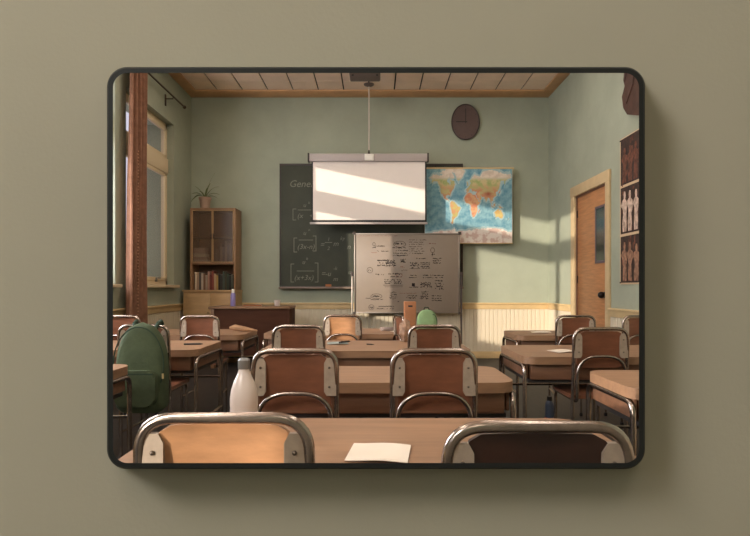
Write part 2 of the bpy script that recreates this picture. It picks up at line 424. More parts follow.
# ------------------------------------------------------------ desks
DT = .73
def desk(x0, x1, y0, y1, label):
    cx, cy = (x0+x1)/2, (y0+y1)/2; w, d = (x1-x0)/2, (y1-y0)/2
    t = empty('school_desk', (cx, cy, 0)); tag(t, label, 'desk', 'double school desks')
    tp = MB(); tp.prism(rrect(-w, w, -d, d, .085, 12), 'z', DT-.045, DT)
    bmesh.ops.bevel(tp.bm, geom=[e for e in tp.bm.edges if abs(e.verts[0].co.z-e.verts[1].co.z) < .001], offset=.018, segments=4, affect='EDGES')
    tp.build('desktop', 'desk', t)
    b = MB(); b.box(-w+.045, w-.045, -d+.03, d-.03, .592, DT-.042, .006); b.build('storage_box', 'deskbody', t)
    MB().box(-w+.035, w-.035, -d+.045, d-.045, .572, .592, .003).build('under_tray', 'slot', t)
    for s in (-1, 1):
        X = s*(w-.008)
        MB().tube(fillet([(X,-d+.03,.012),(X,-d+.03,.672),(X,d-.03,.672),(X,d-.03,.012)], .055, 8), .0125, 10).build('end_frame', 'chrome', t)
        MB().box(min(X-s*.012, X-s*.026), max(X-s*.012, X-s*.026), -d+.05, d-.05, .60, DT-.045, .003).build('side_panel', 'deskbody', t)
        MB().tube([(X,-d+.03,.24),(X,d-.03,.24)], .008).build('side_rail', 'chrome', t)
    MB().tube([(-w+.01,d-.03,.46),(w-.01,d-.03,.46)], .008).build('stretcher', 'chrome', t)
    for sx in (-1, 1):
        for sy in (-1, 1): MB().lathe([(.013,0),(.016,.004),(.0145,.028)], sx*(w-.008), sy*(d-.03), 0, 10).build('foot_cap', 'black', t)
    return t
desk(-.60, .62, 1.13, 1.66, 'double wooden desk in the front row, carrying the white bottle and loose white sheet')
desk(-.60, .60, 2.28, 2.77, 'double wooden desk in the second row, its rounded right end showing by the chair')
desk(-.74, .62, 3.43, 4.12, 'double wooden desk in the third row carrying a black pen and teal-grey sheet')
desk(-.98, .62, 4.68, 5.35, 'pale sunlit double desk in the fourth row carrying carton and light green bag')
desk(-2.40, -1.27, 2.30, 2.84, 'wooden desk at the far left in front of the green backpack, only its corner visible')
desk(-2.36, -1.155, 3.48, 4.12, 'wooden desk at the left, right beside the green backpack, with a dark pen on top')
desk(-2.35, -1.13, 4.60, 5.25, 'wooden desk in front of the dark teacher desk with a tan roll on top')
desk(1.02, 2.25, 2.12, 2.63, 'wooden desk at the right edge, nearest one there, in front of the full-view chair')
desk(.868, 2.08, 3.13, 3.79, 'wooden desk at the right with rounded tube frame and white sheet near its chair')
desk(1.20, 2.45, 4.55, 5.10, 'wooden desk furthest back on the right, by the sunlit beadboard wall, with pale papers')

# ------------------------------------------------------------ things on the desks
def sheet(x, y, w, d, rz, label, m='paper', name='paper_sheet'):
    b = MB(); n = 6
    g = [[b.bm.verts.new((-w/2+w*i/n, -d/2+d*j/n, .002+.004*math.sin(2.3*i/n+j)*(i*(n-i))/9)) for j in range(n+1)] for i in range(n+1)]
    for i in range(n):
        for j in range(n): b.bm.faces.new([g[i][j], g[i+1][j], g[i+1][j+1], g[i][j+1]])
    r = bmesh.ops.extrude_face_region(b.bm, geom=list(b.bm.faces))
    bmesh.ops.translate(b.bm, verts=[v for v in r['geom'] if isinstance(v, bmesh.types.BMVert)], vec=(0,0,.0015))
    o = b.build(name, m); o.location = (x, y, DT+.001); o.rotation_euler.z = rz
    return tag(o, label, 'paper')
sheet(.010, 1.30, .145, .14, -.12, 'loose white sheet of paper on the front desk between the two nearest chairs')
sheet(PX(338,3.9), 3.88, .15, .14, .1, 'teal-grey sheet on the third row desk under a black pen', 'paperteal')
sheet(PX(563,3.4), 3.40, .15, .13, .3, 'white sheet on the right desk beside the full-view chair')
sheet(PX(541,4.85), 4.85, .17, .16, -.2, 'pale papers on the desk nearest the beadboard wall at the right')
sheet(PX(395,5.1), 4.92, .07, .1, .4, 'small bright white sheet next to the grey book on the sunlit desk')
def pen(x, y, L, rz, r, label, z=DT):
    b = MB(); b.tube([(-L/2,0,0),(L/2-.02,0,0),(L/2,0,0)], [r,r,r*.3], 8)
    o = b.build('pen', 'black'); o.location = (x, y, z+r+.002); o.rotation_euler.z = rz
    return tag(o, label, 'pen')
pen(PX(345,3.85), 3.84, .12, .95, .007, 'thick black pen lying slanted across the teal-grey sheet', DT+.008)
pen(PX(370.5,3.8), 3.78, .06, -.5, .004, 'short dark pen lying alone on the third row desk')
pen(PX(192,3.75), 3.78, .13, .1, .006, 'dark pen lying on the left desk below the pale bracketed chair')
# white bottle
b = MB(); b.lathe([(.034,0),(.038,.006),(.038,.062),(.0368,.068),(.038,.074),(.038,.095),(.035,.118),(.028,.14),(.019,.160),(.015,.17),(.0145,.178)], seg=32)
o = b.build('water_bottle', 'bottlewhite'); o.location = (PX(244,1.50), 1.50, DT)
tag(o, 'white water bottle with a grey cap standing on the front desk', 'bottle')
MB().lathe([(.0155,.176),(.0165,.178),(.0165,.2),(.012,.205)], seg=20).build('bottle_cap', 'bottlecap', o)['label'] = 'grey cap'
# tan roll
b = MB(); b.tube([(-.13,.02,.035),(-.08,.01,.04),(0,0,.028),(.08,-.01,.018),(.13,-.02,.012)], [.012,.028,.024,.016,.006], 12)
o = b.build('cloth_roll', 'pencase'); o.location = (PX(243,4.9), 4.92, DT)
tag(o, 'tan tapering cloth roll lying on the desk in front of the dark teacher desk', 'pencil roll')
# items on fourth desk
b = MB(); b.box(-.055, .055, -.04, .04, 0, .275, .004)
o = b.build('cardboard_carton', 'kraft'); o.location = (PX(410,5.0), 5.02, DT); tag(o, 'tall narrow brown cardboard carton standing upright in front of the whiteboard', 'carton')
MB().box(-.018, .022, -.0415, -.038, .225, .24).build('slot', 'black', o)
def crumple(mb, rx, ry, rz, s):
    t = bmesh.new(); bmesh.ops.create_icosphere(t, subdivisions=4, radius=1)
    for v in t.verts:
        n = noise.noise(v.co*s)*.28+noise.noise(v.co*s*3)*.1
        v.co = Vector((v.co.x*rx*(1+n), v.co.y*ry*(1+n), max(0, rz+v.co.z*rz*(1+n))))
    return mb.merge(t)
o = crumple(MB(), .045, .04, .082, 2.3).build('paper_bag', 'crumple'); o.location = (PX(405.5,4.03), 4.02, DT)
tag(o, 'small crumpled brown paper bag on the third row desk below the carton', 'bag')
b = MB(); b.box(-.07, .07, -.05, .05, 0, .03, .006)
o = b.build('book', 'greybook'); o.location = (PX(388,5.1), 5.08, DT); o.rotation_euler.z = .15
tag(o, 'thick grey book lying flat on the sunlit fourth row desk', 'book')
MB().box(-.066, .072, -.046, .046, .006, .024).build('page_block', 'paper', o)
# backpacks
def pack(rx, ry, H, m, loc, name, zflat=.08):
    b = MB(); n = 28; rows = 18; rings = []
    for j in range(rows+1):
        u = j/rows; z = H*u
        s = min(1, (1-max(0, (u-.45)/.55)**2.6)) ** .5 if u < 1 else .0
        s = max(s, .02); e = 1-.22*max(0, 1-u/.09)**2
        sy = (.62+.38*math.sin(math.pi*min(1, .35+u*.75))) * (s**.6) * e
        ring = []
        for i in range(n):
            a = 2*math.pi*i/n; ca, sa = math.cos(a), math.sin(a)
            x = rx*s*e*math.copysign(abs(ca)**.62, ca); y = ry*sy*math.copysign(abs(sa)**.62, sa)
            w = 1+.025*noise.noise(Vector((x*14, y*14, z*12)))
            ring.append(b.bm.verts.new((x*w, y*w, z)))
        rings.append(ring)
    for j in range(rows):
        for i in range(n):
            f = b.bm.faces.new([rings[j][i], rings[j][(i+1) % n], rings[j+1][(i+1) % n], rings[j+1][i]]); f.smooth = True
    b.bm.faces.new(rings[0]); b.bm.faces.new(rings[-1])
    o = b.build(name, m); o.location = loc; return o
bp = pack(.144, .085, .52, 'bag', (PX(140,3.13), 3.165, .41), 'backpack')
tag(bp, 'dark green backpack with a front pocket hanging on the back of the left chair', 'backpack')
b = MB(); b.prism(rrect(-.118,.118,.045,.25,.045), 'y', -.112, -.05)
bmesh.ops.bevel(b.bm, geom=list(b.bm.edges), offset=.009, segments=2, affect='EDGES')
pk = b.build('front_pocket', 'bag', bp)
MB().box(-.105, .105, -.1145, -.11, .228, .236).build('pocket_zip', 'bagdark', pk)
b = MB(); b.tube([(.148*math.cos(a)*.98, -.055, .28+.215*math.sin(a)) for a in [math.radians(-60+12*k) for k in range(21)]], .004, 6); b.build('main_zip', 'bagdark', bp)
b = MB(); b.tube([(.146,-.07,.23),(.148,-.074,.2)], .006, 6); b.build('zip_pull', 'zip', bp)
for s in (-1, 1):
    b = MB(); b.tube([(s*.06,.035,.475),(s*.072,.055,.512),(s*.075,.085,.52),(s*.075,.10,.50)], .012, 8); b.build('strap', 'bagdark', bp)
b2 = pack(.092, .07, .205, 'bag2', (PX(427,4.95), 4.95, DT), 'backpack')
tag(b2, 'small light green bag on the fourth row desk beside the carton', 'bag')
b = MB(); b.tube([(-.03,-.01,.2),(-.022,-.01,.222),(.01,-.01,.222),(.02,-.01,.2)], .005, 6); b.build('carry_loop', 'bagdark', b2)
b = MB(); b.tube([(.05+.035*math.cos(a), -.066, .09+.07*math.sin(a)) for a in [math.radians(100-14*k) for k in range(14)]], .003, 6); b.build('seam', 'bagdark', b2)
# floor bottle
b = MB(); b.lathe([(.03,0),(.034,.006),(.034,.23),(.028,.255),(.018,.27)], seg=16)
o = b.build('water_bottle', 'bottleblue'); o.location = (PX(547,4.2), 4.14, 0)
tag(o, 'dark blue bottle with an orange band on the floor under the right desk', 'bottle')
MB().lathe([(.0352,.09),(.0352,.14)], seg=16).build('label_band', 'orange', o); MB().lathe([(.02,.268),(.02,.30)], seg=12).build('bottle_cap', 'black', o)

# ------------------------------------------------------------ teacher's desk and its things
TZ = .87
t = empty('teacher_desk', (-1.76, 7.85, 0)); tag(t, 'dark brown teacher desk with a solid front panel standing below the chalkboard', 'desk')
MB().box(-.58, .57, -.29, .27, TZ-.035, TZ, .006).build('desktop', 'tdesktop', t)
MB().box(-.50, .53, -.26, -.235, .18, TZ-.035, .003).build('front_panel', 'tdesk', t)
MB().box(-.55, -.50, -.27, .25, 0, TZ-.035, .003).build('side_panel', 'tdesktop', t)
MB().box(.53, .56, -.27, .25, 0, TZ-.035, .003).build('side_panel', 'tdesk', t)
d_ = MB().box(.18, .525, -.22, .25, .30, TZ-.04, .003).build('drawer_unit', 'tdesk', t)
b = MB(); b.lathe([(.034,0),(.037,.006),(.037,.16),(.026,.19)], seg=16)
o = b.build('water_bottle', 'bottlepurple'); o.location = (PX(233.4,7.72), 7.70, TZ); tag(o, 'slim violet bottle standing on the left end of the teacher desk', 'bottle')
MB().lathe([(.022,.188),(.022,.235),(.016,.245)], seg=12).build('bottle_cap', 'white', o)
b = MB(); b.box(-.13, .13, -.08, .08, 0, .022, .003); o = b.build('book', 'kraft'); o.location = (PX(253,7.8), 7.80, TZ); o.rotation_euler.z=.1; tag(o, 'flat brown book lying on the teacher desk', 'book')
MB().box(-.127, .132, -.077, .077, .004, .018).build('page_block', 'paper', o)
o = sheet(0, 0, .1, .08, .2, 'small white paper lying on the brown book on the teacher desk'); o.location = (PX(258,7.8), 7.80, TZ+.022)
b = MB(); b.lathe([(.04,0),(.048,.085),(.044,.085),(.037,.006)], seg=18); o = b.build('cup', 'bottlewhite'); o.location = (PX(277,7.8), 7.82, TZ); tag(o, 'pale cup standing on the right end of the teacher desk', 'cup')

# ------------------------------------------------------------ cabinet
CF = 8.28; cx0, cx1 = PX(190, CF), PX(235.5, CF); cz0, cz1 = PZ(290, CF), PZ(208, CF); czm = PZ(263.5, CF)
t = empty('tall_cabinet', ((cx0+cx1)/2, 8.48, 0)); tag(t, 'tall brown wooden cabinet with glass doors in the back left corner', 'cabinet')
ox, oy = (cx0+cx1)/2, 8.48; w = (cx1-cx0)/2
yb = YB-.055-oy; yf = CF-oy
b = MB(); b.box(-w, -w+.028, yf, yb, cz0, cz1, .004).box(w-.028, w, yf, yb, cz0, cz1, .004).box(-w, w, yf-.006, yb, cz1-.03, cz1, .004).box(-w+.02, w-.02, yf+.012, yb, czm-.014, czm+.014, .002)
b.build('carcass', 'cab', t)
MB().box(-w+.02, w-.02, yb-.012, yb, cz0, cz1-.02).build('back_panel', 'cabdark', t)
MB().box(-w+.028, w-.028, yf+.06, yb-.012, (czm+cz1)/2-.02, (czm+cz1)/2-.005).build('shelf', 'cab', t)
xm = PX(212.5, CF)-ox
for a, bb in ((-w+.03, xm-.003), (xm+.003, w-.03)):
    f = .012; d0 = MB(); za, zb = czm+.016, cz1-.032
    d0.box(a, bb, yf-.004, yf+.012, za, za+f, .002).box(a, bb, yf-.004, yf+.012, zb-f, zb, .002).box(a, a+f, yf-.004, yf+.012, za, zb, .002).box(bb-f, bb, yf-.004, yf+.012, za, zb, .002)
    dr = d0.build('door', 'cabbase', t)
    MB().box(a+f, bb-f, yf+.001, yf+.006, za+f, zb-f).build('pane', 'cabglass', dr)
    kx = bb-.012 if a < 0 and bb <= xm else a+.012
    MB().box(kx-.006, kx+.006, yf-.016, yf-.004, (za+zb)/2-.04, (za+zb)/2+.04, .002).build('handle', 'knob', dr)
MB().box(-w-.07, w+.02, yf-.14, yb, cz0-.03, cz0, .006).build('base_top', 'cabbase', t)
MB().box(-w-.06, w+.01, yf-.12, yb, .0, cz0-.03, .003).build('base_cabinet', 'cabbase', t)
for s in (-1, 1):
    dd = MB().box(min(s*.006-.0, s*(w-.01)), max(s*.006, s*(w-.01)), yf-.134, yf-.121, .09, cz0-.05, .003).build('door', 'cabbase', t)
    MB().lathe([(.008,0),(.012,.012)], s*.03, yf-.14, .75, 10).build('knob', 'knob', dd)
# open shelf books
cols = [('cream',(206,186,160)),('tan',(168,138,112)),('dark grey',(84,76,70)),('off-white',(196,180,160)),('brown',(128,92,70)),('grey-beige',(170,150,130)),('pinkish',(176,134,116)),('maroon',(116,52,44)),('dusty red',(140,72,60)),('buff',(186,156,122)),
        ('ochre',(176,140,82)),('black-brown',(50,42,38)),('charcoal',(62,58,56)),('slate green',(78,88,78)),('dark olive',(72,70,52)),('deep green',(58,70,58)),('near-black',(40,38,38)),('moss grey',(88,90,76))]
ords = ['first','second','third','fourth','fifth','sixth','seventh','eighth','ninth','tenth','eleventh','twelfth','thirteenth','fourteenth','fifteenth','sixteenth','seventeenth','last']
x = PX(194.5, 8.35); x_end = PX(233, 8.35); wi = (x_end-x)/18
for i, (nm, c) in enumerate(cols):
    mm = 'spine_'+nm.replace(' ', '_'); M[mm] = mat(mm, c, .7, noise_amt=.1)
    wd = wi*random.uniform(.78, .94); hh = random.uniform(.22, .30); 
    if i < 3: hh = .27
    b = MB(); b.box(0, wd, 0, .17, 0, hh, .004); o = b.build('book', mm); o.location = (x, 8.36, cz0+.002)
    tag(o, '%s-spined book, %s from the left on the open cabinet shelf' % (nm, ords[i]), 'book', 'books on the open cabinet shelf')
    MB().box(.004, wd-.004, .006, .172, hh-.004, hh+.0015).build('page_block', 'paper', o)
    x += wi
# behind the glass
zs = czm+.015
for i, (c, lab) in enumerate([((196,176,152),'cream folder lowest in the pile behind the left glass door'),((168,140,116),'tan folder second in the pile behind the left glass door'),((210,190,166),'pale folder third in the pile behind the left glass door'),((182,156,132),'beige box on top of the pile behind the left glass door')]):
    mm = 'folder_%d' % i; M[mm] = mat(mm, c, .8); hh = (.05,.04,.05,.09)[i]
    o = MB().box(-.12+.01*i, .12-.012*i, -.09, .09, 0, hh, .004).build('folder' if i < 3 else 'storage_box', mm); o.location = (PX(201.5, 8.45), 8.45, zs); zs += hh+.001
    tag(o, lab, 'folder' if i < 3 else 'box')
x = PX(215.5, 8.4)
for i, (c, nm) in enumerate([((118,108,96),'grey'),((86,74,66),'dark brown'),((150,128,106),'tan'),((104,96,90),'slate'),((170,144,120),'beige'),((92,80,70),'umber'),((136,116,98),'buff')]):
    mm = 'binder_%d' % i; M[mm] = mat(mm, c, .8); hh = (.22,.27,.30,.25,.34,.28,.31)[i]
    o = MB().box(0, .032, 0, .16, 0, hh, .003).build('binder', mm); o.location = (x, 8.38, czm+.015); x += .037
    tag(o, '%s binder, %s from the left behind the right glass cabinet door' % (nm, ords[i]), 'binder', 'binders behind the right glass door')
    MB().lathe([(.007,0),(.007,.002)], .016, 0, hh*.7, 8).build('finger_ring', 'alu', o).rotation_euler = (0,0,0)
# potted plant
px_, pz_ = PX(205, 8.45), cz1
t = empty('potted_plant', (px_, 8.45, pz_)); tag(t, 'small spiky plant in a terracotta pot on top of the tall cabinet', 'plant')
MB().lathe([(.068,0),(.085,.15),(.096,.155),(.096,.19),(.085,.19),(.08,.165)], seg=20).build('pot', 'pot', t)
for L, az, lean in ((.34,.2,.35),(.2,2.9,.95),(.2,.1,1.0),(.24,1.2,.5),(.2,3.3,.6),(.26,-.4,.8),(.16,4.3,.8),(.25,2.5,1.25),(.24,.6,1.35),(.15,5.2,.5)):
    b = MB(); n = 8; A = []; B = []
    for k in range(n+1):
        u = k/n; a = lean*(.35+u*1.0); rr = 1.35*L*u*math.sin(lean*(.5+.5*u)); zz = 1.4*L*u*math.cos(lean*(.5+.8*u))
        wv = .014*(1-u)**.6+.001
        c_ = Vector((rr*math.cos(az), rr*math.sin(az)*.6, .16+zz)); sd = Vector((-math.sin(az), math.cos(az), 0))*wv+Vector((0,0,wv*.5))
        A.append(b.bm.verts.new(c_-sd)); B.append(b.bm.verts.new(c_+sd))
    for k in range(n): b.bm.faces.new([A[k], B[k], B[k+1], A[k+1]])
    r = bmesh.ops.extrude_face_region(b.bm, geom=list(b.bm.faces)); bmesh.ops.translate(b.bm, verts=[v for v in r['geom'] if isinstance(v, bmesh.types.BMVert)], vec=(0,-.003,.002))
    b.build('leaf', 'leaf', t)

# ------------------------------------------------------------ chalkboard
def text_obj(body, x, y, z, size, m, parent, rot=(math.pi/2,0,0), shear=.25):
    cu = bpy.data.curves.new('writing', 'FONT'); cu.body = body; cu.size = size; cu.shear = shear; cu.extrude = .0005; cu.offset = 0
    cu.materials.append(M[m]); cu.resolution_u = 3
    o = bpy.data.objects.new('writing', cu); COL.objects.link(o)
    me = bpy.data.meshes.new_from_object(o); bpy.data.objects.remove(o)
    o = bpy.data.objects.new('writing', me); COL.objects.link(o)
    o.location = (x, y, z); o.rotation_euler = rot; o.parent = parent; return o
def ribbon(mb, pts, y, w):
    """flat stroke in the xz plane with a little thickness"""
    for (ax, az), (bx, bz) in zip(pts[:-1], pts[1:]):
        dx, dz = bx-ax, bz-az; L = math.hypot(dx, dz)
        if L < 1e-5: continue
        nx, nz = -dz/L*w/2, dx/L*w/2; ex, ez = dx/L*w*.3, dz/L*w*.3
        q = [(ax+nx-ex,az+nz-ez),(ax-nx-ex,az-nz-ez),(bx-nx+ex,bz-nz+ez),(bx+nx+ex,bz+nz+ez)]
        v = [mb.bm.verts.new((a, y, b_)) for a, b_ in q]; u = [mb.bm.verts.new((a, y+.001, b_)) for a, b_ in q]
        mb.bm.faces.new(v[::-1]); mb.bm.faces.new(u)
        for i in range(4): mb.bm.faces.new([v[i], v[(i+1)%4], u[(i+1)%4], u[i]])
BD = 8.64
x0, x1, z0, z1 = PX(281,BD), PX(461.5,BD), PZ(286,BD), PZ(165.5,BD)
t = MB().box(x0, x1, BD, BD+.02, z0, z1, .003).build('chalkboard', 'slate')
tag(t, 'wide dark green chalkboard with faint formulas fixed to the back wall', 'chalkboard')
f = .022; b = MB()
b.box(x0-f, x1+f, BD-.012, YB-.0, z1, z1+f*1.3, .003).box(x0-f, x0, BD-.012, YB, z0, z1, .003).box(x1, x1+f, BD-.012, YB, z0, z1, .003).box(x0-f, x1+f, BD-.012, YB, z0-f, z0, .003)
b.build('board_frame', 'bframe', t)
MB().box(x0-f, x1+f, BD-.09, BD-.012, z0-.045, z0-.012, .004).build('chalk_tray', 'tray', t)
o = MB().box(-.045, .045, -.02, .02, 0, .04, .004).build('board_eraser', 'chalk2'); o.location = (PX(328.5,8.6), BD-.055, z0-.0105); tag(o, 'small orange eraser on the chalkboard tray', 'eraser')
yt = BD-.004
def ct(s, px, py, h, sh=.25): return text_obj(s, PX(px,BD), yt, PZ(py,BD), h*BD/F*1.02, 'chalk', t, shear=sh)
ct('Gener', 289, 187, 9.5)
ct('u', 303, 207, 6); ct('k', 308, 204, 4)
ct('(x   + 2)', 297, 218, 7)
ct('u', 303, 235, 6); ct('n', 308, 231, 4)
ct('(3x-n)', 297, 249, 7); ct('=', 320, 247, 7); ct('1', 327, 241, 5); ct('2', 327, 250, 5); ct('m', 333, 246, 7); ct('ky', 340, 240, 5); ct('n', 347, 249, 7); 
ct('u', 302, 264, 6); ct('k', 306, 260, 4); ct('(x+3x)', 294, 280, 7); ct('=', 321, 276, 7); ct('-u', 325, 276, 7); ct('-k', 333, 270, 5); ct('m', 333, 281, 6); ct('u', 348, 274, 6)
b = MB(); S = BD/F
def bracket(px, ya, yb_, dr): ribbon(b, [(PX(px+dr*3,BD), PZ(ya,BD)), (PX(px,BD), PZ(ya,BD)), (PX(px,BD), PZ(yb_,BD)), (PX(px+dr*3,BD), PZ(yb_,BD))], yt, .011)
bracket(293, 209, 220, 1); bracket(294, 238, 252, 1); bracket(316, 236, 251, -1); bracket(291, 264, 282, 1); bracket(318, 263, 282, -1)
for a, c_, y in ((299,313,240),(297,314,271),(325,332,242.5),(298,311,210)): ribbon(b, [(PX(a,BD),PZ(y,BD)),(PX(c_,BD),PZ(y,BD))], yt, .01)
b.build('writing', 'chalk', t)

# ------------------------------------------------------------ projection screen
SD = 8.20
x0, x1 = PX(313,SD), PX(425,SD)
t = MB().box(PX(309.5,SD), PX(427,SD), SD-.05, SD+.05, PZ(162,SD), PZ(154.2,SD), .012).build('projection_screen', 'screenbar')
tag(t, 'pull-down projection screen hanging in front of the chalkboard, crossed by sunlight', 'screen')
for s, xx in ((-1, 308), (1, 427.2)): MB().box(PX(xx,SD), PX(xx+1.4,SD), SD-.055, SD+.055, PZ(162.4,SD), PZ(153.6,SD), .006).build('end_cap', 'bframe', t)
MB().box(x0-.02, x0, SD-.003, SD+.003, PZ(220.5,SD), PZ(162,SD)).box(x1, x1+.024, SD-.003, SD+.003, PZ(220.5,SD), PZ(162,SD)).box(x0-.02, x1+.024, SD-.003, SD+.003, PZ(222.3,SD), PZ(220,SD)).build('black_border', 'black', t)
MB().box(x0, x1, SD-.003, SD+.003, PZ(220,SD), PZ(161.5,SD)).build('screen_fabric', 'screen', t)
MB().box(PX(310,SD), PX(427.5,SD), SD-.015, SD+.015, PZ(224.3,SD), PZ(222.2,SD), .004).build('bottom_bar', 'screenbar', t)
b = MB(); b.box(PX(364.5,SD-.07), PX(373.8,SD-.07), SD-.085, SD-.05, PZ(160.3,SD-.07), PZ(154,SD-.07), .006); b.build('pull_box', 'white', t)
MB().tube([(PX(369,SD), SD-.06, PZ(154.5,SD)), (PX(369,SD), SD-.06, PZ(151,SD))], [.02,.008], 10).build('cord_grip', 'bframe', t)
zh = ZC
MB().tube([(PX(369,SD), SD-.06, PZ(151.5,SD)), (PX(369,SD), SD-.06, ZC-.02)], .009, 8).build('hanging_cord', 'cord', t)
MB().lathe([(.02,-.055),(.07,-.035),(.08,-.02),(.03,-.015),(.03,0)], PX(369,SD), SD-.06, ZC, 18).build('ceiling_rose', 'projector', t)
# brackets that carry the housing from the wall
MB().box(PX(330,SD), PX(333,SD), SD+.05, YB, PZ(158,SD), PZ(156,SD)).box(PX(405,SD), PX(408,SD), SD+.05, YB, PZ(158,SD), PZ(156,SD)).build('wall_bracket', 'bframe', t)
# projector
t = empty('projector', (PX(365,7.15), 7.15, ZC)); tag(t, 'dark brown ceiling projector at the top edge of the view', 'projector')
zb = PZ(82,7.3)-ZC
b = MB(); b.box(-.205, .205, -.15, .15, zb, zb+.16, .02, seg=3); b.build('body', 'projector', t)
b = MB(); b.box(-.05, .05, -.05, .05, zb+.155, 0, .004); b.build('mount', 'projector', t)
b = MB()
for s in (-1, 1): b.lathe([(.012,-.012),(.016,-.01),(.014,.002)], s*.16, -.10, zb, 10)
b.build('foot', 'black', t)
t2 = bmesh.new(); bmesh.ops.create_cone(t2, segments=20, radius1=.04, radius2=.034, depth=.03, cap_ends=True); bmesh.ops.rotate(t2, verts=t2.verts, matrix=Matrix.Rotation(math.pi/2, 3, 'X')); bmesh.ops.translate(t2, verts=t2.verts, vec=(.08,.155,zb+.08))
MB().merge(t2).build('lens', 'black', t)

# ------------------------------------------------------------ clock (oval)
xc, zc = PX(465.5,8.66), PZ(122,8.66); rx, rz = 14.2*8.66/F, 18.3*8.66/F
def oval(mb, rx, rz, y0, y1, n=40, m=None): return mb.prism([(rx*math.cos(2*math.pi*k/n), rz*math.sin(2*math.pi*k/n)) for k in range(n)], 'y', y0, y1, m)
t = empty('wall_clock', (xc, 8.66, zc)); tag(t, 'dark brown oval wall clock showing nine, high on the back wall', 'clock')
oval(MB(), rx*.93, rz*.93, -.008, .03).build('clock_face', 'clock', t)
b = MB(); b.tube([(rx*.955*math.cos(2*math.pi*k/40), -.005, rz*.955*math.sin(2*math.pi*k/40)) for k in range(40)], .012, 8, closed=True); oval(b, rx*.95, rz*.95, .0, .04); b.build('rim', 'clockrim', t)
b = MB(); ribbon(b, [(0,-.02),(0,rz*.72)], -.014, .012); b.build('minute_hand', 'hand', t)
b = MB(); ribbon(b, [(.02,0),(-rx*.66,0)], -.017, .014); b.build('hour_hand', 'hand', t)
b = MB()
for k in range(12):
    a = math.pi*k/6; ribbon(b, [(rx*.80*math.cos(a), rz*.80*math.sin(a)), (rx*.87*math.cos(a), rz*.87*math.sin(a))], -.0105, .009)
b.build('hour_marks', 'clockrim', t)

# ------------------------------------------------------------ world map
MD = 8.53
x0, x1, z0, z1 = PX(425,MD), PX(512,MD), PZ(243,MD), PZ(169,MD)
polys = {
 'na': ([(-168,66),(-156,71),(-128,70),(-95,72),(-82,68),(-94,60),(-85,55),(-79,52),(-78,62),(-65,59),(-56,52),(-66,45),(-76,35),(-81,26),(-84,30),(-97,27),(-97,20),(-90,21),(-83,10),(-78,8),(-92,14),(-105,20),(-112,30),(-124,40),(-124,48),(-135,58),(-152,59),(-165,54),(-158,60)]),
 'gl': ([(-74,78),(-60,84),(-30,84),(-15,77),(-22,70),(-42,59),(-53,64),(-57,72)]),
 'is': ([(-125,75),(-90,83),(-62,83),(-72,75),(-62,66),(-76,63),(-88,70),(-112,71)]),
 'sa': ([(-78,8),(-72,12),(-60,9),(-50,1),(-35,-6),(-39,-15),(-48,-27),(-57,-36),(-65,-42),(-68,-54),(-74,-52),(-72,-30),(-71,-18),(-80,-5)]),
 'af': ([(-16,15),(-17,22),(-9,32),(-5,36),(10,37),(20,31),(32,31),(43,12),(51,12),(40,-4),(40,-16),(34,-24),(28,-33),(18,-35),(12,-18),(9,0),(5,5),(-8,5)]),
 'md': ([(44,-25),(50,-15),(49,-12),(44,-18)]),
 'eu': ([(-10,43),(-9,37),(0,39),(4,44),(14,45),(17,40),(20,38),(28,41),(36,37),(35,31),(44,13),(55,17),(59,23),(50,30),(62,25),(70,22),(77,8),(80,14),(88,22),(95,17),(99,8),(103,2),(101,13),(109,12),(108,21),(121,28),(122,37),(127,40),(128,36),(130,42),(140,52),(142,59),(156,60),(156,52),(163,60),(178,64),(188,66),(184,71),(150,74),(105,80),(62,76),(45,67),(28,71),(12,64),(6,59),(11,55),(-2,48)]),
 'uk': ([(-6,50),(1,52),(-3,58),(-6,57)]), 'jp': ([(131,32),(140,35),(144,44),(139,40)]),
 'au': ([(114,-22),(122,-18),(131,-12),(136,-12),(137,-16),(142,-11),(146,-19),(153,-27),(149,-38),(140,-38),(130,-32),(116,-35)]),
 'id': ([(96,5),(106,-6),(114,-8),(104,0)]), 'bo': ([(109,1),(118,6),(116,-4)]), 'ng': ([(131,-1),(141,-3),(150,-9),(138,-8)]), 'nz': ([(167,-46),(178,-38),(174,-37),(172,-42)]),
 'an': ([(-195,-84),(-150,-77),(-120,-74),(-75,-73),(-60,-66),(-58,-76),(-20,-74),(20,-70),(60,-67),(110,-66),(150,-69),(175,-77),(207,-78),(207,-110),(-195,-110)]),
}
NX, NZ = 330, 270
gx = np.linspace(x0, x1, NX); gz = np.linspace(z0, z1, NZ)
GX, GZ = np.meshgrid(gx, gz, indexing='ij')
pxx = CX+GX*F/MD; pyy = HY-(GZ-EYE)*F/MD
lon = (pxx-468.4)/.228; lat = (205.3-pyy)/.345
lat = np.where(lat > 40, 40+(lat-40)*.64, lat)
jit = np.array([[noise.noise(Vector((a*13, b_*13, 0))) for b_ in gz] for a in gx]); jit2 = np.array([[noise.noise(Vector((a*34, b_*34, 5))) for b_ in gz] for a in gx])
lonj = lon+jit*4+jit2*2.5; latj = lat+jit2*2.4-jit*2
def inside(poly, X, Y):
    r = np.zeros(X.shape, bool); n = len(poly)
    for i in range(n):
        xa, ya = poly[i]; xb, yb_ = poly[(i+1) % n]
        if ya == yb_: continue
        c_ = ((ya > Y) != (yb_ > Y)) & (X < (xb-xa)*(Y-ya)/(yb_-ya)+xa)
        r ^= c_
    return r
land = np.zeros(lon.shape, bool); near = np.zeros(lon.shape, bool)
for p in polys.values():
    land |= inside(p, lonj, latj)
for dx, dy in ((7,0),(-7,0),(0,5),(0,-5)):
    for p in polys.values(): near |= inside(p, lonj+dx, latj+dy)
def L3(c): return np.array(lin(c)[:3])
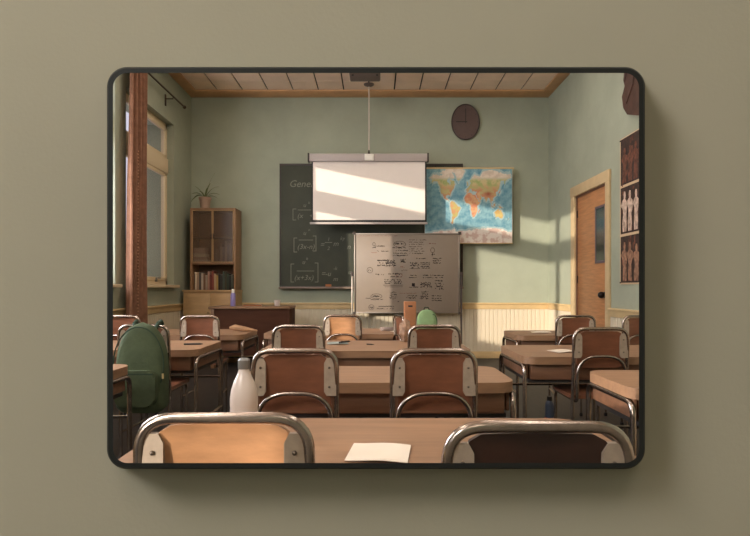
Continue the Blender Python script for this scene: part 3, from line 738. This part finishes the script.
colr = np.zeros(lon.shape+(3,))
oc = (.5+.5*np.clip(jit*1.6+jit2*.9, -1, 1))[...,None]
colr[:] = L3((92,142,160))*(1-oc)+L3((136,176,184))*oc
colr[near] = colr[near]*.45+L3((188,204,198))*.55
def mixc(a, b_, t): return L3(a)*(1-t[...,None])+L3(b_)*t[...,None]
tt = np.clip(.5+jit*1.5+jit2*.8, 0, 1)
lc = mixc((186,172,118), (194,138,100), tt)
north = np.clip((lat-42)/14, 0, 1)[...,None]; lc = lc*(1-north)+mixc((158,170,104), (200,184,134), tt)*north
arct = np.clip((lat-60)/7, 0, 1)[...,None]; lc = lc*(1-arct)+mixc((224,208,190), (208,190,170), tt)*arct
afr = inside([(-20,40),(50,40),(60,-40),(0,-40)], lon, lat); lc[afr] = mixc((212,166,120), (202,132,98), tt)[afr]
tib = np.exp(-(((lon-88)/15)**2+((lat-33)/7)**2))[...,None]; lc = lc*(1-tib)+L3((158,82,58))*tib
sam = inside([(-90,14),(-30,14),(-50,-60),(-80,-60)], lon, lat); lc[sam] = mixc((182,172,104), (196,142,100), tt)[sam]
aus = inside([(110,-8),(158,-8),(158,-42),(110,-42)], lon, lat); lc[aus] = mixc((206,182,112), (200,162,98), tt)[aus]
ant = lat < -62; lc[ant] = mixc((226,214,202), (196,158,142), np.clip(tt-.25, 0, 1))[ant]
colr[land] = lc[land]
verts = np.stack([GX.ravel(), np.full(GX.size, MD), GZ.ravel()], 1)
idx = np.arange(NX*NZ).reshape(NX, NZ)
faces = np.stack([idx[:-1,:-1], idx[1:,:-1], idx[1:,1:], idx[:-1,1:]], -1).reshape(-1, 4)
me = bpy.data.meshes.new('printed_sheet'); me.from_pydata(verts.tolist(), [], faces.tolist())
ca = me.color_attributes.new('Col', 'FLOAT_COLOR', 'POINT')
rgba = np.concatenate([colr.reshape(-1, 3), np.ones((NX*NZ, 1))], 1).astype(np.float32)
ca.data.foreach_set('color', rgba.ravel())
mm = bpy.data.materials.new('map_print'); mm.use_nodes = True; nt = mm.node_tree
at = nt.nodes.new('ShaderNodeAttribute'); at.attribute_name = 'Col'
nt.links.new(at.outputs['Color'], nt.nodes['Principled BSDF'].inputs['Base Color']); nt.nodes['Principled BSDF'].inputs['Roughness'].default_value = .7
me.materials.append(mm)
sheet_o = bpy.data.objects.new('printed_sheet', me); COL.objects.link(sheet_o)
t = MB().box(x0-.004, x1+.004, MD+.001, MD+.005, z0-.004, z1, .0).build('world_map', 'paper'); tag(t, 'coloured wall map of the world hanging over the end of the chalkboard', 'map')
sheet_o.parent = t
MB().tube([(x0-.01, MD+.004, z1+.012), (x1+.03, MD+.004, z1+.012)], .014, 10).build('top_rod', 'cap', t)
MB().tube([(x0-.005, MD+.004, z0-.004), (x1+.01, MD+.004, z0-.004)], .008, 8).build('bottom_rod', 'cap', t)
MB().box(x0+.08, x0+.11, MD, 8.64, z1+.004, z1+.02).box(x1-.12, x1-.09, MD, YB, z1+.004, z1+.02).build('hanger', 'bframe', t)

# ------------------------------------------------------------ whiteboard
WB = 8.40
x0, x1, z0, z1 = PX(355.5,WB), PX(458.5,WB), PZ(312,WB), PZ(234.5,WB)
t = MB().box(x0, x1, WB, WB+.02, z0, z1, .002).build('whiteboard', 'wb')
tag(t, 'wheeled whiteboard covered in handwritten notes standing before the back wall', 'whiteboard')
f = .02
MB().box(x0-f, x1+f, WB-.012, WB+.03, z1, z1+f, .003).box(x0-f, x1+f, WB-.012, WB+.03, z0-f, z0, .003).box(x0-f, x0, WB-.012, WB+.03, z0, z1, .003).box(x1, x1+f, WB-.012, WB+.03, z0, z1, .003).build('board_frame', 'alu', t)
b = MB()
for xx in (x0-f, x1+f):
    for zz in (z0-f, z1+f): b.box(xx-.022, xx+.022, WB-.018, WB+.036, zz-.022, zz+.022, .005)
b.build('corner_cap', 'bframe', t)
for s, xx in ((-1, x0-f-.028), (1, x1+f+.026)):
    p = MB(); p.box(xx-.014, xx+.014, WB+.0, WB+.03, .06, PZ(272,WB), .004); p.build('post', 'alu' if s < 0 else 'bframe', t)
    p = MB(); p.box(xx-.018, xx+.018, WB-.22, WB+.20, .06, .09, .004); pf = p.build('foot', 'bframe', t)
    for yy in (-.2, .18):
        w_ = MB(); w_.lathe([(.02,0),(.03,.006),(.03,.055),(.015,.065)], xx, WB+yy, 0, 12); w_.build('caster', 'black', pf)
    k_ = MB(); k_.box(xx-.028, xx+.022, WB-.02, WB+.0, PZ(276,WB), PZ(272,WB), .005); k_.build('clamp', 'bframe', t)
MB().box(x0-f-.028, x1+f+.026, WB+.002, WB+.02, .12, .145, .003).build('cross_bar', 'bframe', t)
wyt = WB-.004
def WX(c_): return PX(340+c_/5.36, WB)
def WZ(c_): return PZ(225+c_/5.36, WB)
ink = MB(); ink2 = MB(); rnd = random.Random(3)
def scrib(mb, xa, xb, y, amp=4.6, w=.0072):
    pts = []; x = xa
    while x < xb:
        if rnd.random() < .16:
            if len(pts) > 1: ribbon(mb, pts, wyt, w)
            pts = []; x += rnd.uniform(2.5, 5)
        pts.append((WX(x), WZ(y+rnd.uniform(-amp, amp)))); x += rnd.uniform(1.4, 3)
    if len(pts) > 1: ribbon(mb, pts, wyt, w)
def ring(mb, cx, cy, rx, ry, w=.005):
    ribbon(mb, [(WX(cx+rx*math.cos(a)), WZ(cy+ry*math.sin(a))) for a in [2*math.pi*k/16 for k in range(17)]], wyt, w)
def rule(mb, xa, xb, y, w=.005): ribbon(mb, [(WX(xa), WZ(y)), (WX((xa+xb)/2), WZ(y+1)), (WX(xb), WZ(y))], wyt, w)
for a, c_, y in ((100,310,58),): scrib(ink2, a, c_, y, 1.5, .004)
for y in range(80, 156, 12): scrib(ink, 370, 455+rnd.uniform(-10,8), y, 2.5, .005)
ring(ink, 320, 103, 32, 16); scrib(ink, 295, 345, 100, 5); scrib(ink, 280, 352, 122, 3)
for y in (137, 152, 163): scrib(ink, 285, 365, y, 3)
scrib(ink, 410, 462, 180, 3); scrib(ink2, 478, 512, 100, 2); ring(ink, 496, 135, 11, 13); ribbon(ink, [(WX(496),WZ(148)),(WX(494),WZ(168))], wyt, .006); scrib(ink, 488, 508, 158, 4)
for y in (180, 192, 204): scrib(ink, 498, 545, y, 3)
ring(ink, 182, 103, 7, 9); scrib(ink, 174, 192, 120, 4); rule(ink2, 168, 196, 148); scrib(ink, 190, 240, 113, 2); scrib(ink, 195, 260, 140, 2)
for y in (190, 203, 216): scrib(ink, 200, 300, y, 4)
for y in (196, 208, 219): scrib(ink, 245, 298, y, 5, .008)
for y in (185, 192, 199): scrib(ink, 326, 352, y, 4, .009)
scrib(ink2, 322, 345, 225, 4, .006); scrib(ink, 330, 360, 243, 3)
for y in (203, 215, 226): scrib(ink, 376, 424, y, 6, .007)
rule(ink, 374, 428, 233); 
for y in (203, 212, 222, 231): scrib(ink, 432, 482, y, 2.5)
ring(ink, 160, 242, 15, 15); scrib(ink, 152, 168, 242, 7)
scrib(ink, 190, 245, 265, 3); scrib(ink, 260, 335, 262, 4); ring(ink2, 318, 270, 16, 9); scrib(ink, 270, 330, 277, 3)
for y in (270, 282): scrib(ink, 370, 410, y, 2); scrib(ink, 445, 556, y, 3)
for y in (293, 303, 312): scrib(ink, 238, 330, y, 4)
rule(ink, 232, 336, 322, .007); rule(ink, 240, 335, 331, .005)
for q in range(5): rule(ink, 387-q*.2, 399+q*.2, 314+q*3, .014)
scrib(ink, 372, 420, 333, 2); 
for y in (312, 322, 332): scrib(ink, 430, 492, y, 7, .007)
for y in (300, 314, 328, 342): scrib(ink, 510, 556, y, 5)
ring(ink, 195, 382, 30, 13); scrib(ink, 175, 215, 382, 5); rule(ink, 138, 165, 392, .008); scrib(ink, 165, 230, 400, 2)
for y in (362, 374, 386, 394): scrib(ink, 264+(386-y)*.3, 308-(386-y)*.2, y, 4, .007)
scrib(ink2, 320, 410, 366, 2, .004); scrib(ink, 300, 325, 410, 3)
for y in (380, 392): scrib(ink, 356, 412, y, 4)
for y in (358, 370, 382, 393): scrib(ink, 425, 475, y, 5, .006)
for y in (380, 393, 405): scrib(ink, 492, 545, y, 2.5)
ring(ink, 168, 441, 14, 14); scrib(ink, 160, 178, 441, 7)
for y in (436, 449): scrib(ink, 198, 288, y, 2.5)
ink.build('writing', 'ink', t); ink2.build('writing', 'ink2', t)['label'] = 'red-brown marker strokes'

# ------------------------------------------------------------ door
t = MB().box(XR+.016, XR+.056, DY0+.02, DY1-.02, .01, DZ-.02, .003).build('door_1', 'door'); tag(t, kind='structure')
b = MB(); b.box(XR+.0, XR+.2, DY0, DY0+.02, 0, DZ).box(XR, XR+.2, DY1-.02, DY1, 0, DZ).box(XR, XR+.2, DY0, DY1, DZ-.02, DZ); b.build('door_jamb', 'doorjamb', t)
b = MB(); b.box(XR-.03, XR, DY0-.11, DY0, 0, DZ+.13, .006).box(XR-.03, XR, DY1, DY1+.13, 0, DZ+.13, .006).box(XR-.034, XR, DY0-.115, DY1+.14, DZ, DZ+.14, .006); b.build('door_casing', 'casing', t)
wy0, wy1, wz0, wz1 = 6.575, 6.885, PZ(263,6.7), PZ(205,6.7)
b = MB(); fx = XR+.006
b.box(fx, XR+.02, wy0, wy1, wz0, wz0+.03, .003).box(fx, XR+.02, wy0, wy1, wz1-.03, wz1, .003).box(fx, XR+.02, wy0, wy0+.03, wz0, wz1, .003).box(fx, XR+.02, wy1-.03, wy1, wz0, wz1, .003)
wf = b.build('window_trim', 'doorglassframe', t)
MB().box(XR+.012, XR+.018, wy0+.03, wy1-.03, wz0+.03, wz1-.03).build('pane', 'doorglass', wf)
b = MB()
kz = PZ(295,6.58)
tmp = bmesh.new(); bmesh.ops.create_uvsphere(tmp, u_segments=16, v_segments=10, radius=.042); bmesh.ops.translate(tmp, verts=tmp.verts, vec=(XR-.03, 6.60, kz)); b.merge(tmp)
b.tube([(XR-.03,6.60,kz),(XR+.015,6.60,kz)], .014, 10).tube([(XR+.006,6.60,kz),(XR+.015,6.60,kz)], .04, 16); b.build('door_knob', 'knob', t, smooth=True)
for zz in (.3, 1.2, 2.1): MB().box(XR+.004, XR+.018, DY1-.032, DY1-.018, zz, zz+.1).build('hinge', 'knob', t)

# ------------------------------------------------------------ right wall decorations
t = empty('wall_poster', (XR-.006, 5.8, 0)); tag(t, 'tall dark brown poster of three stacked figure panels on the right wall', 'poster')
py0, py1 = -.55, .335; pz0, pz1 = PZ(284.4,6.135), PZ(140,6.135)
MB().box(-.006, .006, py0, py1, pz0, pz1).build('poster_sheet', 'posteredge', t)
H = pz1-pz0; rr = random.Random(5)
for k in range(3):
    a = pz0+H*(k/3)+.018; c_ = pz0+H*((k+1)/3)-.012
    pn = MB().box(-.009, -.006, py0+.02, py1-.025, a, c_).build('picture_panel', 'poster', t)
    b = MB(); y = py1-.12
    while y > py0+.1:
        hh = (c_-a)*rr.uniform(.74, .9); zb_ = a+.02; j = lambda v: v*rr.uniform(.8, 1.25)
        L_ = [(.006,.0),(j(.04),.0),(j(.042),.2),(j(.034),.42),(j(.05),.5),(j(.062),.62),(j(.055),.74),(.018,.80),(.026,.88),(.016,.98)]
        R_ = [(.012,.99),(.024,.9),(.016,.81),(j(.05),.76),(j(.075),.66),(j(.04),.55),(j(.03),.42),(j(.045),.2),(j(.038),.0),(.008,.0),(.004,.3)]
        b.prism([(y-u, zb_+v*hh) for u, v in L_]+[(y+u, zb_+v*hh) for u, v in R_], 'x', -.011, -.009)
        y -= rr.uniform(.12, .15)
    b.build('painted_figures', ('posterfig', 'posterpale', 'posterdim')[k], pn)
    b = MB()
    for q in range(26):
        yy = rr.uniform(py0+.05, py1-.05); zz = rr.uniform(a+.02, c_-.02); w_ = rr.uniform(.008, .02); h_ = rr.uniform(.008, .05)
        b.box(-.0105, -.009, yy-w_, yy+w_, zz-h_, zz+h_)
    tag(b.build('painted_ornament', 'posterdim', pn), kind='stuff')
b = MB()
for y, z in ((py1-.012, pz1-.02),(py1-.012, pz0+.02)): b.box(-.012, -.006, y-.008, y+.008, z-.008, z+.008)
b.build('pin', 'knob', t)
# carved plaque
def RY(px): return F*(XR-.045)/(px-CX)
out = [(624,72),(623.2,80),(624.6,86),(621.8,97),(623.2,108),(627,114.5),(639,115.5)]
pts = [(RY(a), PZ(c_, RY(a))) for a, c_ in out]
pts += [(5.62, 3.00),(5.50,3.10),(5.44,3.3),(5.48,3.55),(5.6,3.66),(5.82,3.72),(6.0,3.66)]
t = MB().prism(pts, 'x', XR-.045, XR-.001).build('carved_plaque', 'plaque')
tag(t, 'irregular red-brown wooden carving high on the right wall above the poster', 'wall decoration')
b = MB(); b.tube([(XR-.045+a_, y_, z_) for a_, y_, z_ in ((0,5.9,3.15),(-.004,5.75,3.3),(0,5.7,3.5),(-.004,5.85,3.6),(0,5.95,3.4))], .012, 6); b.build('carved_ridge', 'plaque', t)

# ------------------------------------------------------------ curtain and rod
t = empty('curtain', (XL+.11, 6.48, 0)); tag(t, 'rust brown pleated curtain hanging at the left window', 'curtain')
b = MB(); n = 60; nz = 24; g = []
for j in range(nz+1):
    u = j/nz; z = .12+u*(3.79-.12); row = []
    wd = .27-.035*math.sin(u*math.pi*.9)*1.0-.06*max(0,(u-.6)/.4); off = -.02*math.cos(u*2.4)
    for i in range(n+1):
        v = i/n; y = (v-.5)*2*wd+off; x = .038*math.sin(v*math.pi*9+.3*math.sin(u*5))+.012*math.sin(v*23+u*3)
        row.append(b.bm.verts.new((x, y, z)))
    g.append(row)
for j in range(nz):
    for i in range(n):
        f = b.bm.faces.new([g[j][i], g[j][i+1], g[j+1][i+1], g[j+1][i]]); f.smooth = True
cl = b.build('curtain_cloth', 'curtain', t)
md = cl.modifiers.new('thick', 'SOLIDIFY'); md.thickness = .006
b = MB()
for q in range(64):
    z = .35+q*.038
    b.box(.035, .047, -.105+.012*(q % 2), -.075+.012*(q % 2), z, z+.016, .003)
b.build('stitched_trim', 'lace', t)
for q in range(8): MB().tube([(.0+.03*math.cos(a), -.22+q*.058, 3.83+.03*math.sin(a)) for a in [2*math.pi*k/12 for k in range(12)]], .004, 6, closed=True).build('curtain_ring', 'rod', t)
t = MB().tube([(XL+.11, 4.9, 3.835), (XL+.11, 8.06, 3.835)], .012, 10).build('curtain_rod', 'rod'); tag(t, 'thin dark curtain rod running along the left wall above the window', 'curtain rod')
b = MB(); tmp = bmesh.new(); bmesh.ops.create_uvsphere(tmp, u_segments=12, v_segments=8, radius=.026); bmesh.ops.translate(tmp, verts=tmp.verts, vec=(XL+.11, 8.08, 3.835)); b.merge(tmp); b.build('finial', 'rod', t, smooth=True)
for yy in (7.62, 5.0):
    MB().tube([(XL, yy, 3.80), (XL+.11, yy, 3.80), (XL+.11, yy, 3.825)], .008, 8).box(XL, XL+.012, yy-.02, yy+.02, 3.70, 3.86, .003).build('bracket', 'rod', t)

# ------------------------------------------------------------ added fill lamps, all out of view
fill0 = None
spots = [(-1.45, 6.55), (1.30, 6.55), (-1.35, 2.9), (1.25, 2.9), (-1.35, .3), (1.25, .3), (0, -1.8)]
for i, (x, y) in enumerate(spots):
    if fill0 is None:
        fill0 = empty('fill_lamp', (x, y, ZC))
        MB().box(-.16, .16, -.62, .62, -.07, 0, .01).build('housing', 'fillbody', fill0)
        MB().box(-.14, .14, -.60, .60, -.085, -.068, .004).build('diffuser', 'fillglow', fill0)
        o = fill0
    else: o = copy_tree(fill0)
    o.location = (x, y, ZC)
    tag(o, 'added unseen fill lamp, %s row of lamps %s' % (('rear','third','second','front')[3-i//2] if i < 6 else 'single', ('on the window side' if i % 2 == 0 else 'on the door side') if i < 6 else 'behind the olive wall viewer'), 'ceiling lamp', 'fill lamps')

# ------------------------------------------------------------ light
def area(name, loc, target, sx, sy, power, col):
    l = bpy.data.lights.new(name, 'AREA'); l.shape = 'RECTANGLE'; l.size = sx; l.size_y = sy; l.energy = power; l.color = col
    o = bpy.data.objects.new(name, l); COL.objects.link(o); o.location = loc
    o.rotation_euler = (Vector(target)-Vector(loc)).to_track_quat('-Z', 'Y').to_euler(); return o
s = bpy.data.lights.new('sun', 'SUN'); s.energy = 4.8; s.color = (1.0, .89, .76); s.angle = math.radians(.7)
so = bpy.data.objects.new('sun', s); COL.objects.link(so); so.rotation_euler = Vector((1, 1, -.21)).to_track_quat('-Z', 'Y').to_euler(); so.location = (-6, -4, 4)
area('daylight_long_window', (XL-.55, 3.75, 2.35), (3, 3.75, 1.6), 2.3, 4.6, 720, (.90, .93, 1.0))
area('daylight_rear_window', (XL-.55, -1.86, 2.35), (3, -1.86, 1.6), 2.3, .8, 90, (.90, .93, 1.0))
area('frame_shadow_light', (-2.5, -1.20, 3.5), (0, .63, 1.10), 1.25, 1.25, 112, (1.0, .97, .93))  # unseen area light added to cast the frame's shadow on the olive wall
W = bpy.data.worlds.new('world'); SC.world = W; W.use_nodes = True
W.node_tree.nodes['Background'].inputs['Color'].default_value = (.50, .48, .57, 1); W.node_tree.nodes['Background'].inputs['Strength'].default_value = 1.5

# ------------------------------------------------------------ camera
cam = bpy.data.cameras.new('camera'); co = bpy.data.objects.new('camera', cam); COL.objects.link(co)
co.location = (0, 0, EYE); co.rotation_euler = (math.pi/2, 0, 0)
cam.sensor_fit = 'HORIZONTAL'; cam.sensor_width = 36; cam.lens = 36*F/750; cam.shift_y = 20/750; cam.clip_start = .05; cam.clip_end = 200
SC.camera = co
SC.view_settings.view_transform = 'Standard'; SC.view_settings.look = 'None'; SC.view_settings.gamma = 1; SC.view_settings.exposure = 0
SC.view_settings.use_curve_mapping = False
